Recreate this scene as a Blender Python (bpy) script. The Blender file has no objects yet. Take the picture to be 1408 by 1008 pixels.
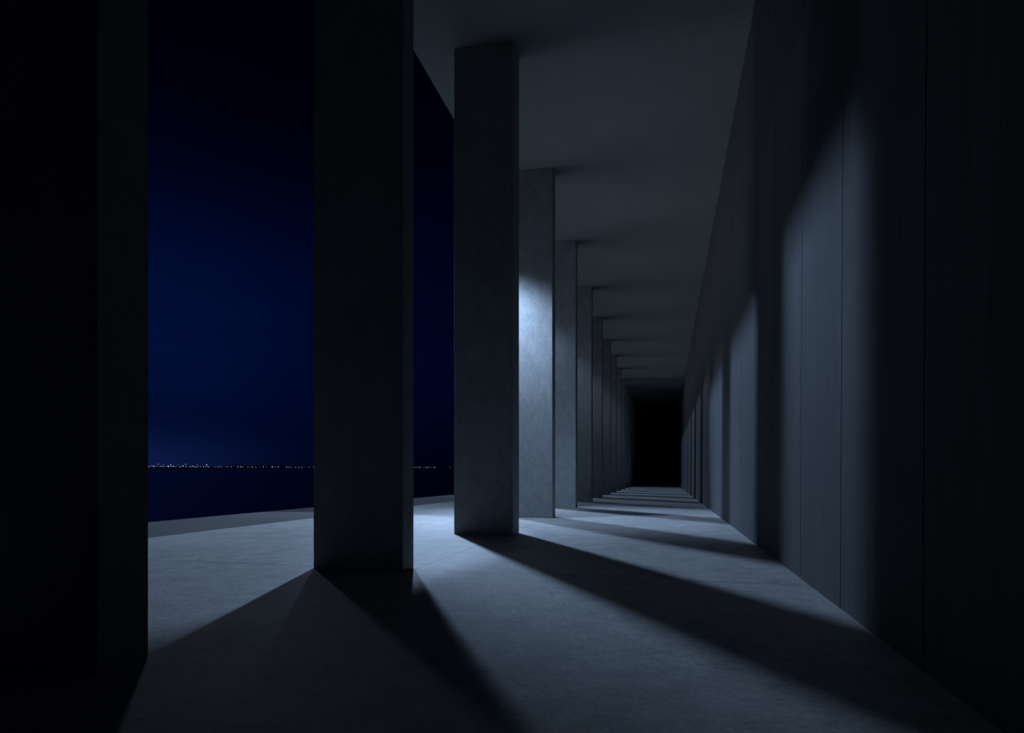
import bpy, bmesh, math, random
from mathutils import Vector
random.seed(4)
S = bpy.context.scene
COL = S.collection

# ------------------------------------------------------------------ camera
TH = 0.2276            # the camera looks this far to the left of the corridor's axis
EYE = 1.3
cam = bpy.data.cameras.new('camera'); cam.sensor_width = 36.0; cam.sensor_fit = 'HORIZONTAL'
cam.lens = 880.0 / 1408.0 * 36.0
cam.shift_y = (643.0 - 504.0) / 1408.0
cam.clip_start = 0.05; cam.clip_end = 12000
co = bpy.data.objects.new('camera', cam); COL.objects.link(co)
co.location = (0, 0, EYE); co.rotation_euler = (math.pi / 2, 0, TH)
S.camera = co

# ------------------------------------------------------------------ colour management
S.view_settings.view_transform = 'Standard'
S.view_settings.look = 'None'
S.view_settings.gamma = 1.0
S.view_settings.exposure = 0.0
S.view_settings.use_curve_mapping = False


class NT:
    """small node-tree helper"""
    def __init__(s, tree):
        s.t = tree; s.n = tree.nodes; s.l = tree.links
    def _in(s, sock, v):
        if v is None: return
        if isinstance(v, bpy.types.NodeSocket): s.l.new(v, sock)
        else: sock.default_value = v
    def math(s, op, a, b=None, c=None, clamp=False):
        n = s.n.new('ShaderNodeMath'); n.operation = op; n.use_clamp = clamp
        s._in(n.inputs[0], a); s._in(n.inputs[1], b)
        if c is not None: s._in(n.inputs[2], c)
        return n.outputs[0]
    def ramp(s, fac, stops, interp='LINEAR'):
        n = s.n.new('ShaderNodeValToRGB'); n.color_ramp.interpolation = interp
        e = n.color_ramp.elements
        while len(e) < len(stops): e.new(0.5)
        for el, (p, c) in zip(e, stops):
            el.position = p; el.color = (c, c, c, 1) if isinstance(c, (int, float)) else (*c, 1)
        s.l.new(fac, n.inputs[0]); return n.outputs[0]
    def mix(s, fac, a, b, mode='MIX'):
        n = s.n.new('ShaderNodeMix'); n.data_type = 'RGBA'; n.blend_type = mode
        s._in(n.inputs[0], fac); s._in(n.inputs[6], a); s._in(n.inputs[7], b)
        return n.outputs[2]
    def noise(s, vec, scale, detail=6, rough=.6, dist=0.0):
        n = s.n.new('ShaderNodeTexNoise'); s._in(n.inputs['Vector'], vec)
        n.inputs['Scale'].default_value = scale; n.inputs['Detail'].default_value = detail
        n.inputs['Roughness'].default_value = rough; n.inputs['Distortion'].default_value = dist
        return n.outputs[0]
    def scale(s, vec, v):
        n = s.n.new('ShaderNodeMapping'); s._in(n.inputs[0], vec); n.inputs['Scale'].default_value = v
        return n.outputs[0]


# ------------------------------------------------------------------ night sky
w = bpy.data.worlds.new('night_sky'); S.world = w; w.use_nodes = True
N = NT(w.node_tree); N.n.clear()
tc = N.n.new('ShaderNodeTexCoord')
sp = N.n.new('ShaderNodeSeparateXYZ'); N.l.new(tc.outputs['Generated'], sp.inputs[0])
az = N.math('ARCTAN2', sp.outputs[0], sp.outputs[1])          # 0 = +Y, negative = to the left
hr = N.math('SQRT', N.math('ADD', N.math('POWER', sp.outputs[0], 2), N.math('POWER', sp.outputs[1], 2)))
el = N.math('ARCTAN2', sp.outputs[2], hr)
def gauss(x, c, sd):
    d = N.math('DIVIDE', N.math('SUBTRACT', x, c), sd)
    return N.math('EXPONENT', N.math('MULTIPLY', N.math('MULTIPLY', d, d), -1.0))
g1 = N.math('MULTIPLY', gauss(az, -0.78, 0.30), gauss(el, 0.17, 0.168))      # broad blue glow above the bay
g2 = N.math('MULTIPLY', gauss(az, -0.80, 0.16), gauss(el, 0.0, 0.045))      # town glow low over the water
g3 = gauss(el, 0.20, 0.20)
cl = N.ramp(N.noise(N.scale(tc.outputs['Generated'], (1, 1, 3.2)), 2.3, 4, .55), [(.30, .72), (.72, 1.15)])
def addc(a, f, c):
    return N.mix(1.0, a, N.mix(f, (0, 0, 0, 1), (*c, 1)), 'ADD')
base = N.n.new('ShaderNodeRGB'); base.outputs[0].default_value = (.0001, .0001, .0022, 1)
c = addc(base.outputs[0], N.math('MULTIPLY', g1, cl), (.0002, .0042, .0290))
c = addc(c, g2, (.0045, .0092, .0470))
c = addc(c, N.math('MULTIPLY', g3, cl), (.0001, .0008, .0085))
bg = N.n.new('ShaderNodeBackground'); N.l.new(c, bg.inputs[0]); bg.inputs[1].default_value = 1.0
wo = N.n.new('ShaderNodeOutputWorld'); N.l.new(bg.outputs[0], wo.inputs[0])

# ------------------------------------------------------------------ lamps
COOL = (.45, .655, 1.0)
def spot(name, loc, target, power, angle, blend, radius, color=COOL):
    l = bpy.data.lights.new(name, 'SPOT'); l.energy = power; l.color = color
    l.spot_size = math.radians(angle); l.spot_blend = blend; l.shadow_soft_size = radius
    o = bpy.data.objects.new(name, l); COL.objects.link(o); o.location = loc
    d = Vector(target) - Vector(loc); o.rotation_euler = d.to_track_quat('-Z', 'Y').to_euler()
    return o
def aim(name, loc, az, el, power, half, blend, radius):
    a, e = math.radians(az), math.radians(el)      # az: from -Y towards +X, el: downwards
    d = Vector((math.sin(a) * math.cos(e), -math.cos(a) * math.cos(e), -math.sin(e)))
    return spot(name, loc, Vector(loc) + d, power, half * 2, blend, radius)
aim('terrace_flood_and_fill', (-7.92, 20.0, 11.0), -20.0, 57.0, 4400, 33.7, .16, .13)
aim('terrace_flood_and_fill', (-7.92, 20.0, 11.0), -125.0, 60.0, 2300, 38.0, 1.0, .13)  # added fill from the same position, brightens the outer terrace
aim('mast_floodlight', (-22.4, 46.0, 25.0), 39.4, 32.4, 54000, 12.6, .55, 1.0)
aim('shore_floodlight', (-75.0, 113.0, 60.0), 49.0, 34.0, 230000, 14.0, 1.0, 1.8)
spot('moon_fill_spot', (-66.0, 85.0, 40.0), (-2.5, 6.0, 0.0), 7500, 17, .6, 1.6, (.62, .78, 1.0))  # added spot in place of a faint moon, lifts the near floor
# unseen fill light added below the terrace edge to lift soffit and upper wall
st = bpy.data.lights.new('edge_fill_strip', 'AREA'); st.shape = 'RECTANGLE'; st.size = .35; st.size_y = 50.0
st.energy = 410; st.spread = math.radians(64); st.color = (.70, .82, 1.0)
so = bpy.data.objects.new('edge_fill_strip', st); COL.objects.link(so); so.location = (-14.6, 38.5, -.40 - .0125 * 38.5)
_y = Vector((.0044, 1, -.0125)).normalized(); _z = -Vector((math.cos(.46), 0, math.sin(.46))); _x = _y.cross(_z).normalized(); _z = _x.cross(_y)
from mathutils import Matrix
so.rotation_euler = Matrix((_x, _y, _z)).transposed().to_euler()
# one small floodlight outside each bay, turned on the front of the next pillar
for yy, pw in ((19.2, 2100), (25.4, 210), (31.8, 130), (38.1, 95), (44.4, 70), (50.2, 50), (56.4, 35)):
    spot('column_floodlight', (-5.3, yy - 1.4, 7.7), (-4.3, yy, 2.4), pw * .9, 108, 1.0, .40)

# ------------------------------------------------------------------ materials
def new_mat(name):
    m = bpy.data.materials.new(name); m.use_nodes = True
    n = NT(m.node_tree); b = m.node_tree.nodes['Principled BSDF']
    return m, n, b

def concrete(name, col, grain=(1, 1, 1), streak=0.10, rough=.75, bump=.12, spec=.3, seams=None, blot=.16):
    m, n, b = new_mat(name)
    t = n.n.new('ShaderNodeTexCoord').outputs['Object']
    big = n.noise(t, .45, 5, .6, .3)
    mid = n.noise(n.scale(t, grain), 3.0, 7, .65, .1)
    fine = n.noise(n.scale(t, grain), 24.0, 8, .78)
    f = n.math('ADD', n.math('MULTIPLY', n.math('SUBTRACT', big, .5), blot * 2.4),
               n.math('MULTIPLY', n.math('SUBTRACT', mid, .5), streak * 3.4))
    f = n.math('ADD', f, n.math('MULTIPLY', n.math('SUBTRACT', fine, .5), streak * 4.5))
    f = n.math('ADD', f, 1.0)
    k = f
    if seams: k = n.math('MULTIPLY', f, seams(n, t))
    rgb = n.n.new('ShaderNodeCombineColor')
    for i in range(3): n._in(rgb.inputs[i], n.math('MULTIPLY', k, col[i], clamp=True))
    n.l.new(rgb.outputs[0], b.inputs['Base Color'])
    b.inputs['Specular IOR Level'].default_value = spec
    n.l.new(n.math('ADD', n.math('MULTIPLY', big, .25), rough - .125, clamp=True), b.inputs['Roughness'])
    bp = n.n.new('ShaderNodeBump'); bp.inputs['Strength'].default_value = bump; bp.inputs['Distance'].default_value = .02
    n.l.new(n.math('ADD', mid, n.math('MULTIPLY', fine, .5)), bp.inputs['Height'])
    n.l.new(bp.outputs[0], b.inputs['Normal'])
    return m

SF, SC = .0125, .0134                # fall of floor and ceiling along the corridor
H = 10.72
XR0, AR = -3.332, .00066             # inner face line of the pillars
XC, AC = -5.358, .003                # outer edge of the ceiling
XP, AP = -13.62, .0044               # outer edge of the terrace
XW, AW = 1.6675, .00785              # the long wall
YB, YE = -5.0, 122.0
YR = [3.852, 8.447, 14.101, 19.842, 25.992, 32.397, 38.619, 44.959, 50.817]
DX = [-.21, -.046, .222, .119, .032, -.008, -.038, -.037, -.034]
TK = [.443, .385, .62, .55]
WID = 1.338
while YR[-1] < 114: YR.append(YR[-1] + 6.15); DX.append(-.034)
fz = lambda y: -SF * y
cz = lambda y: H - SC * y

def lines(n, coord, pos, width, dark=.45):
    """thin dark joints where coord meets each value of pos"""
    acc = None
    for p in pos:
        d = n.math('ABSOLUTE', n.math('SUBTRACT', coord, p))
        v = n.math('DIVIDE', d, width, clamp=True)
        acc = v if acc is None else n.math('MINIMUM', acc, v)
    return n.math('ADD', n.math('MULTIPLY', acc, 1 - dark), dark)

def floor_seams(n, t):
    s = n.n.new('ShaderNodeSeparateXYZ'); n.l.new(t, s.inputs[0])
    a = lines(n, s.outputs[0], [-3.30], .026, .50)
    b = lines(n, s.outputs[1], [2.6, 8.25, 13.75, 19.5, 25.6, 32.0, 38.3], .034, .42)
    return n.math('MULTIPLY', a, b)
def ceil_seams(n, t):
    s = n.n.new('ShaderNodeSeparateXYZ'); n.l.new(t, s.inputs[0])
    pos = []
    for y in YR[:10]: pos += [y, y - .5]
    return lines(n, s.outputs[1], pos, .03, .82)

M_FLOOR = concrete('floor_concrete', (.38, .375, .36), (1, 1, 1), .34, .60, .6, .38, floor_seams, .24)
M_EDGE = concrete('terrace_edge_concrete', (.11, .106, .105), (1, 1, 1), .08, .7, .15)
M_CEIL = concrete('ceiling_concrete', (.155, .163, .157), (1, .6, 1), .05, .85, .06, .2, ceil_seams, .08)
M_PILLAR = concrete('pillar_concrete', (.30, .305, .30), (1.3, 1.3, .8), .22, .7, .3, .3, None, .30)
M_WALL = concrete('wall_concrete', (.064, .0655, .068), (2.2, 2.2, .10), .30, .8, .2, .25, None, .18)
M_DARK = concrete('end_wall_baked_dark', (.02, .02, .021), (1, 1, 1), .05, .9)  # darkness of the unlit corridor end is put into this colour
M_GROUND = concrete('shore_earth', (.012, .013, .016), (1, 1, 1), .1, .95)

def sea_mat():
    m, n, b = new_mat('night_sea')
    b.inputs['Base Color'].default_value = (.0002, .0006, .003, 1)
    b.inputs['Roughness'].default_value = .20
    b.inputs['IOR'].default_value = 1.25
    b.inputs['Specular IOR Level'].default_value = .16
    t = n.n.new('ShaderNodeTexCoord').outputs['Object']
    a = n.noise(n.scale(t, (1, .6, 1)), .35, 6, .6)
    bp = n.n.new('ShaderNodeBump'); bp.inputs['Strength'].default_value = .5; bp.inputs['Distance'].default_value = .12
    n.l.new(a, bp.inputs['Height']); n.l.new(bp.outputs[0], b.inputs['Normal'])
    return m
M_SEA = sea_mat()

def glow_mat(name, col, strength):
    m, n, b = new_mat(name)
    b.inputs['Base Color'].default_value = (.1, .1, .1, 1)
    b.inputs['Emission Color'].default_value = (*col, 1)
    b.inputs['Emission Strength'].default_value = strength
    return m

# ------------------------------------------------------------------ helpers
def link(name, me, mat=None, parent=None, loc=(0, 0, 0)):
    o = bpy.data.objects.new(name, me); COL.objects.link(o); o.location = loc
    if mat: me.materials.append(mat)
    if parent: o.parent = parent
    return o
def tag(o, label=None, cat=None, group=None, kind=None):
    if label: o['label'] = label
    if cat: o['category'] = cat
    if group: o['group'] = group
    if kind: o['kind'] = kind
    return o
def hexa(bm, lo, hi):
    """prism between a lower and an upper ring of points (counter-clockwise from above)"""
    a = [bm.verts.new(p) for p in lo]; b = [bm.verts.new(p) for p in hi]
    k = len(a)
    bm.faces.new(a[::-1]); bm.faces.new(b)
    for i in range(k): bm.faces.new((a[i], a[(i + 1) % k], b[(i + 1) % k], b[i]))
def mesh(name, bm):
    bmesh.ops.recalc_face_normals(bm, faces=bm.faces)
    me = bpy.data.meshes.new(name); bm.to_mesh(me); bm.free(); return me
def box(bm, x0, x1, y0, y1, z0, z1):
    hexa(bm, [(x0, y0, z0), (x1, y0, z0), (x1, y1, z0), (x0, y1, z0)],
             [(x0, y0, z1), (x1, y0, z1), (x1, y1, z1), (x0, y1, z1)])

# ------------------------------------------------------------------ floor, ceiling, walls
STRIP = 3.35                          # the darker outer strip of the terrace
bm = bmesh.new()
def slab(bm, xl0, al, xr0, ar, y0, y1, top, thick):
    lo, hi = [], []
    for x, y in ((xl0 + al * y0, y0), (xr0 + ar * y0, y0), (xr0 + ar * y1, y1), (xl0 + al * y1, y1)):
        z = top(y); lo.append((x, y, z - thick)); hi.append((x, y, z))
    hexa(bm, lo, hi)
slab(bm, XP + STRIP + .02, AP, XW + .6, AW, YB, YE, fz, .8)
tag(link('floor', mesh('floor', bm), M_FLOOR), 'smooth grey concrete floor and terrace of the colonnade', kind='structure')
bm = bmesh.new()
slab(bm, XP, AP, XP + STRIP, AP, YB, YE, lambda y: fz(y), .8)
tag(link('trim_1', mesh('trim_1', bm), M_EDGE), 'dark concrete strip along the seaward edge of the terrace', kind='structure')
bm = bmesh.new()
slab(bm, XC, AC, XW + .6, AW, YB, YE, lambda y: cz(y) + 1.2, 1.2)
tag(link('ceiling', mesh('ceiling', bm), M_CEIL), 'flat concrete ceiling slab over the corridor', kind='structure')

# long wall of cast panels with recessed vertical joints
def wall_y(u):                        # joint positions seen on the wall, as distances along it
    t = (u - 704.0) / 880.0; c_, s_ = math.cos(TH), math.sin(TH)
    return XW * (c_ + t * s_) / ((t * c_ - s_) - AW * (c_ + t * s_))
joints = sorted([wall_y(u) for u in (1268, 1155, 1100, 1062, 1036, 1018, 1003)])
step = 2.6
y = joints[-1]
while y < YE - 4: y += step; joints.append(y)
y = joints[0] - 1.25
while y > YB + 1: joints.insert(0, y); y -= 1.3
bm = bmesh.new()
G, D = .010, .012
prof = [(XW + AW * YB, YB)]
for j in joints:
    x = XW + AW * j
    prof += [(x, j - G), (x + D, j - G * .5), (x + D, j + G * .5), (x, j + G)]
prof.append((XW + AW * YE, YE))
lo = [bm.verts.new((x, y, fz(y) - .4)) for x, y in prof]
hi = [bm.verts.new((x + .06, y, cz(y))) for x, y in prof]
for i in range(len(prof) - 1): bm.faces.new((lo[i], lo[i + 1], hi[i + 1], hi[i]))
x0, y0 = prof[0]; x1, y1 = prof[-1]
bl = [bm.verts.new(v) for v in ((x0 + .6, y0, fz(y0) - .4), (x0 + .6, y0, cz(y0)), (x1 + .6, y1, fz(y1) - .4), (x1 + .6, y1, cz(y1)))]
bm.faces.new((bl[0], bl[2], bl[3], bl[1]))
bm.faces.new((lo[0], bl[0], bl[1], hi[0])); bm.faces.new((lo[-1], hi[-1], bl[3], bl[2]))
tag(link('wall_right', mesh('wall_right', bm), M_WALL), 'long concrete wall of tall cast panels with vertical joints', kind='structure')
bm = bmesh.new()
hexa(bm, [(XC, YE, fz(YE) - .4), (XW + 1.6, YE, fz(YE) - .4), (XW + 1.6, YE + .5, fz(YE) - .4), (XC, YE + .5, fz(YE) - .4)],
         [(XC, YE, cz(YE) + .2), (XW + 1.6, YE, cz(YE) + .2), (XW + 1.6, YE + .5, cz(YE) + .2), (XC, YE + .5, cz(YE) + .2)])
tag(link('wall_back', mesh('wall_back', bm), M_DARK), 'black end of the corridor, darkness put into its colour', kind='structure')

# ------------------------------------------------------------------ pillars
def pillar_mesh(xr, yr, t, wd):
    bm = bmesh.new(); ch = .012
    x0, x1, y0, y1 = xr - wd, xr, yr - t, yr
    ring = [(x0 + ch, y0), (x1 - ch, y0), (x1, y0 + ch), (x1, y1 - ch), (x1 - ch, y1), (x0 + ch, y1), (x0, y1 - ch), (x0, y0 + ch)]
    cx, cy = xr - wd / 2, yr - t / 2; b0 = fz(cy)
    # rows: foot, just above it, just under the soffit, top
    rows = [lambda y: fz(y), lambda y: fz(y) + .02, lambda y: cz(y) - .02, lambda y: cz(y)]
    vs = []
    for i, r in enumerate(rows):
        k = .004 if i in (0, 3) else 0
        vs.append([bm.verts.new((x - cx - math.copysign(k, x - cx), y - cy - math.copysign(k, y - cy), r(y) - b0)) for x, y in ring])
    for a, b in zip(vs, vs[1:]):
        for i in range(8): bm.faces.new((a[i], a[(i + 1) % 8], b[(i + 1) % 8], b[i]))
    bm.faces.new(vs[0][::-1]); bm.faces.new(vs[-1])
    return mesh('concrete_pillar', bm), (cx, cy, b0)
PL = ['nearest concrete pillar, almost black, filling the left border of the photo',
      'tall dark concrete pillar standing alone between the two strips of night sky',
      'grey concrete pillar with its whole top visible, right of the narrow strip of sky',
      'concrete pillar with a bright bluish glow down its left edge',
      'slim concrete pillar directly behind the brightly glowing one',
      'sixth concrete pillar from the camera, second behind the glowing one',
      'seventh concrete pillar from the camera, third behind the glowing one',
      'eighth concrete pillar from the camera, fourth behind the glowing one',
      'ninth concrete pillar from the camera, fifth behind the glowing one']
far = None
for i, yr in enumerate(YR):
    t = TK[min(i, 3)]; xr = XR0 + AR * yr + DX[i]
    me, loc = pillar_mesh(xr, yr, t, WID)
    o = link('concrete_pillar', me, M_PILLAR, None, loc)
    if i < len(PL): tag(o, PL[i], 'pillar', 'concrete pillars of the colonnade')
    else: tag(o, 'thin dark concrete pillar crowded in the far end of the colonnade', 'pillar', 'far pillars at the end of the colonnade')

# ------------------------------------------------------------------ sea and far shore
SEA = -3.2
bm = bmesh.new(); box(bm, -6500, 1500, -600, 6500, SEA - 2, SEA)
tag(link('sea', mesh('sea', bm), M_SEA), 'calm dark blue night sea beyond the terrace', kind='structure')
# ground under the building
bm = bmesh.new(); box(bm, XP + .3, 40, YB, YE + 20, SEA - 1, -2.2 - SF * 0)
tag(link('ground', mesh('ground', bm), M_GROUND), 'dark embankment carrying the building', kind='structure')

RD = 4000.0                            # distance of the far shore line
def shore_pt(u, d=RD):
    t = (u - 704.0) / 880.0
    c_, s_ = math.cos(TH), math.sin(TH)
    return (d * (-s_ + t * c_), d * (c_ + t * s_))
bm = bmesh.new()
us = [60 + 12 * i for i in range(62)]
rows = []
for u in us:
    hgt = 2.7 * (1.0 + 1.4 * math.sin(u * .031) ** 2 + random.uniform(0, 1.2) + (1.0 if 290 < u < 420 else 0))
    p0, p1, p2 = shore_pt(u, RD + 4), shore_pt(u, RD + 60), shore_pt(u, RD + 320)
    rows.append([bm.verts.new((p0[0], p0[1], SEA - 1)), bm.verts.new((p0[0], p0[1], SEA + 1.6)),
                 bm.verts.new((p1[0], p1[1], EYE + hgt)), bm.verts.new((p2[0], p2[1], EYE + hgt * .6)), bm.verts.new((p2[0], p2[1], SEA - 1))])
for a, b in zip(rows, rows[1:]):
    for i in range(4): bm.faces.new((a[i], a[i + 1], b[i + 1], b[i]))
    bm.faces.new((a[4], a[0], b[0], b[4]))
bm.faces.new(rows[0]); bm.faces.new(rows[-1][::-1])
tag(link('far_shore', mesh('far_shore', bm), M_GROUND), 'low black shoreline across the water', kind='structure')

M_BLD = concrete('far_building_wall', (.03, .032, .04), (1, 1, 1), .1, .9)
def building(u, wpx, hpx, label):
    px = RD / 880.0; x, y = shore_pt(u, RD + 30)
    bm = bmesh.new(); W_, Hh = wpx * px / 2, hpx * px
    box(bm, -W_, W_, -9, 9, -3.5, Hh); box(bm, -W_ * .35, W_ * .3, -5, 5, Hh, Hh + 2.6)
    box(bm, W_ * .5, W_ * .62, -1, 1, Hh, Hh + 4.5)
    o = link('shore_building', mesh('shore_building', bm), M_BLD, None, (x, y, EYE))
    o.rotation_euler[2] = math.atan2(-x, y)
    tag(o, label, 'building', 'low dark buildings on the far shore')
for u, a, b in [(217, 5, 1.9), (234, 3, 2.4), (250, 6, 1.6), (268, 3, 2.2), (284, 3, 2.2), (325, 7, 2.2), (352, 6, 2.4), (380, 7, 3.2), (405, 6, 1.7)]:
    building(u, a, b, 'low black building silhouette on the shoreline across the water')

L1 = [(55, 255, 1), (98, 245, .8), (135, 248, 1.5), (180, 250, .8), (205, 215, .9), (228, 252, .6), (250, 252, .8), (272, 252, .7), (290, 227, .6), (288, 252, .7), (330, 258, .6),
      (368, 250, 1.7), (407, 226, 1.1), (410, 253, 1.0), (447, 250, 1.2), (470, 257, .6), (495, 258, .7), (520, 227, .6), (550, 255, .9), (572, 258, .6), (603, 247, 1.4), (650, 215, .9), (655, 255, 1),
      (715, 258, .8), (740, 257, .7), (765, 250, 1.2), (795, 255, .9), (818, 262, .9), (838, 228, .7), (850, 258, .8), (890, 258, .7), (935, 255, 1.1), (975, 258, .9), (988, 228, 1.4), (1015, 258, 1),
      (1120, 260, .8), (1165, 260, .8), (1195, 258, .8), (1230, 258, .8), (1290, 262, .6), (1330, 258, .8), (1385, 260, .8)]
L2 = [(80, 258, 1), (125, 258, 1), (160, 258, .9), (240, 262, .6), (270, 260, .6), (315, 257, 1.1), (375, 262, .8), (435, 262, .5), (495, 257, 1), (550, 262, .5), (625, 260, .7), (645, 258, 1.1),
      (690, 260, .7), (735, 258, 1.1), (865, 262, 1), (900, 264, .8), (940, 264, .8), (1015, 264, .9), (1065, 264, .9), (1115, 264, .9), (1170, 264, .5), (1230, 262, .8), (1305, 262, .9)]
L3 = [(160, 397, .6), (200, 397, .6), (240, 397, .6), (300, 397, 1.1), (400, 400, .5), (465, 400, 1.2), (518, 396, .9), (590, 400, .6), (665, 400, 1.2), (1040, 392, .6)]
dots = [(200 + x / 11.733, 620 + y / 11.733, s, 0) for x, y, s in L1] + [(320 + x / 11.733, 620 + y / 11.733, s, 0) for x, y, s in L2] \
     + [(560 + x / 17.6, 620 + y / 17.6, s, 1) for x, y, s in L3]
levels = {}
def lamp_mesh(r):
    bm = bmesh.new(); bmesh.ops.create_icosphere(bm, subdivisions=2, radius=r)
    return mesh('shore_light', bm)
for u, v, s, gap in dots:
    x, y = shore_pt(u); px = RD / 880.0
    z = EYE - (v - 643.0) * px
    q = round(s, 1)
    if q not in levels:
        levels[q] = (lamp_mesh(.50 * px * (q ** .5)), glow_mat('shore_light_glow', (.62, .70, 1.0), .72 * q ** 1.3))
        levels[q][0].materials.append(levels[q][1])
    raised = v < 640.3
    if raised:
        x, y = shore_pt(u, RD + 14)
        o = bpy.data.objects.new('shore_light', None); COL.objects.link(o); o.location = (x, y, EYE)
        hd = bpy.data.objects.new('lamp_head', levels[q][0]); COL.objects.link(hd); hd.parent = o; hd.location = (0, 0, z - EYE)
        bm = bmesh.new(); box(bm, -.2, .2, -.2, .2, SEA - EYE, z - EYE)
        ms = link('mast', mesh('mast', bm), M_BLD, o)
    else:
        o = bpy.data.objects.new('shore_light', levels[q][0]); COL.objects.link(o); o.location = (x, y, z)
    if gap: lb, g = 'tiny white light on the far shore in the narrow gap behind the second pillar', 'shore lights in the narrow gap'
    elif raised: lb, g = 'tiny bluish white light standing higher than the row on the far shore', 'raised shore lights'
    elif u < 300: lb, g = 'tiny bluish white light low on the far shore, nearer the first pillar', 'shore lights near the first pillar'
    else: lb, g = 'tiny bluish white light low on the far shore, nearer the second pillar', 'shore lights near the second pillar'
    tag(o, lb, 'light', g)
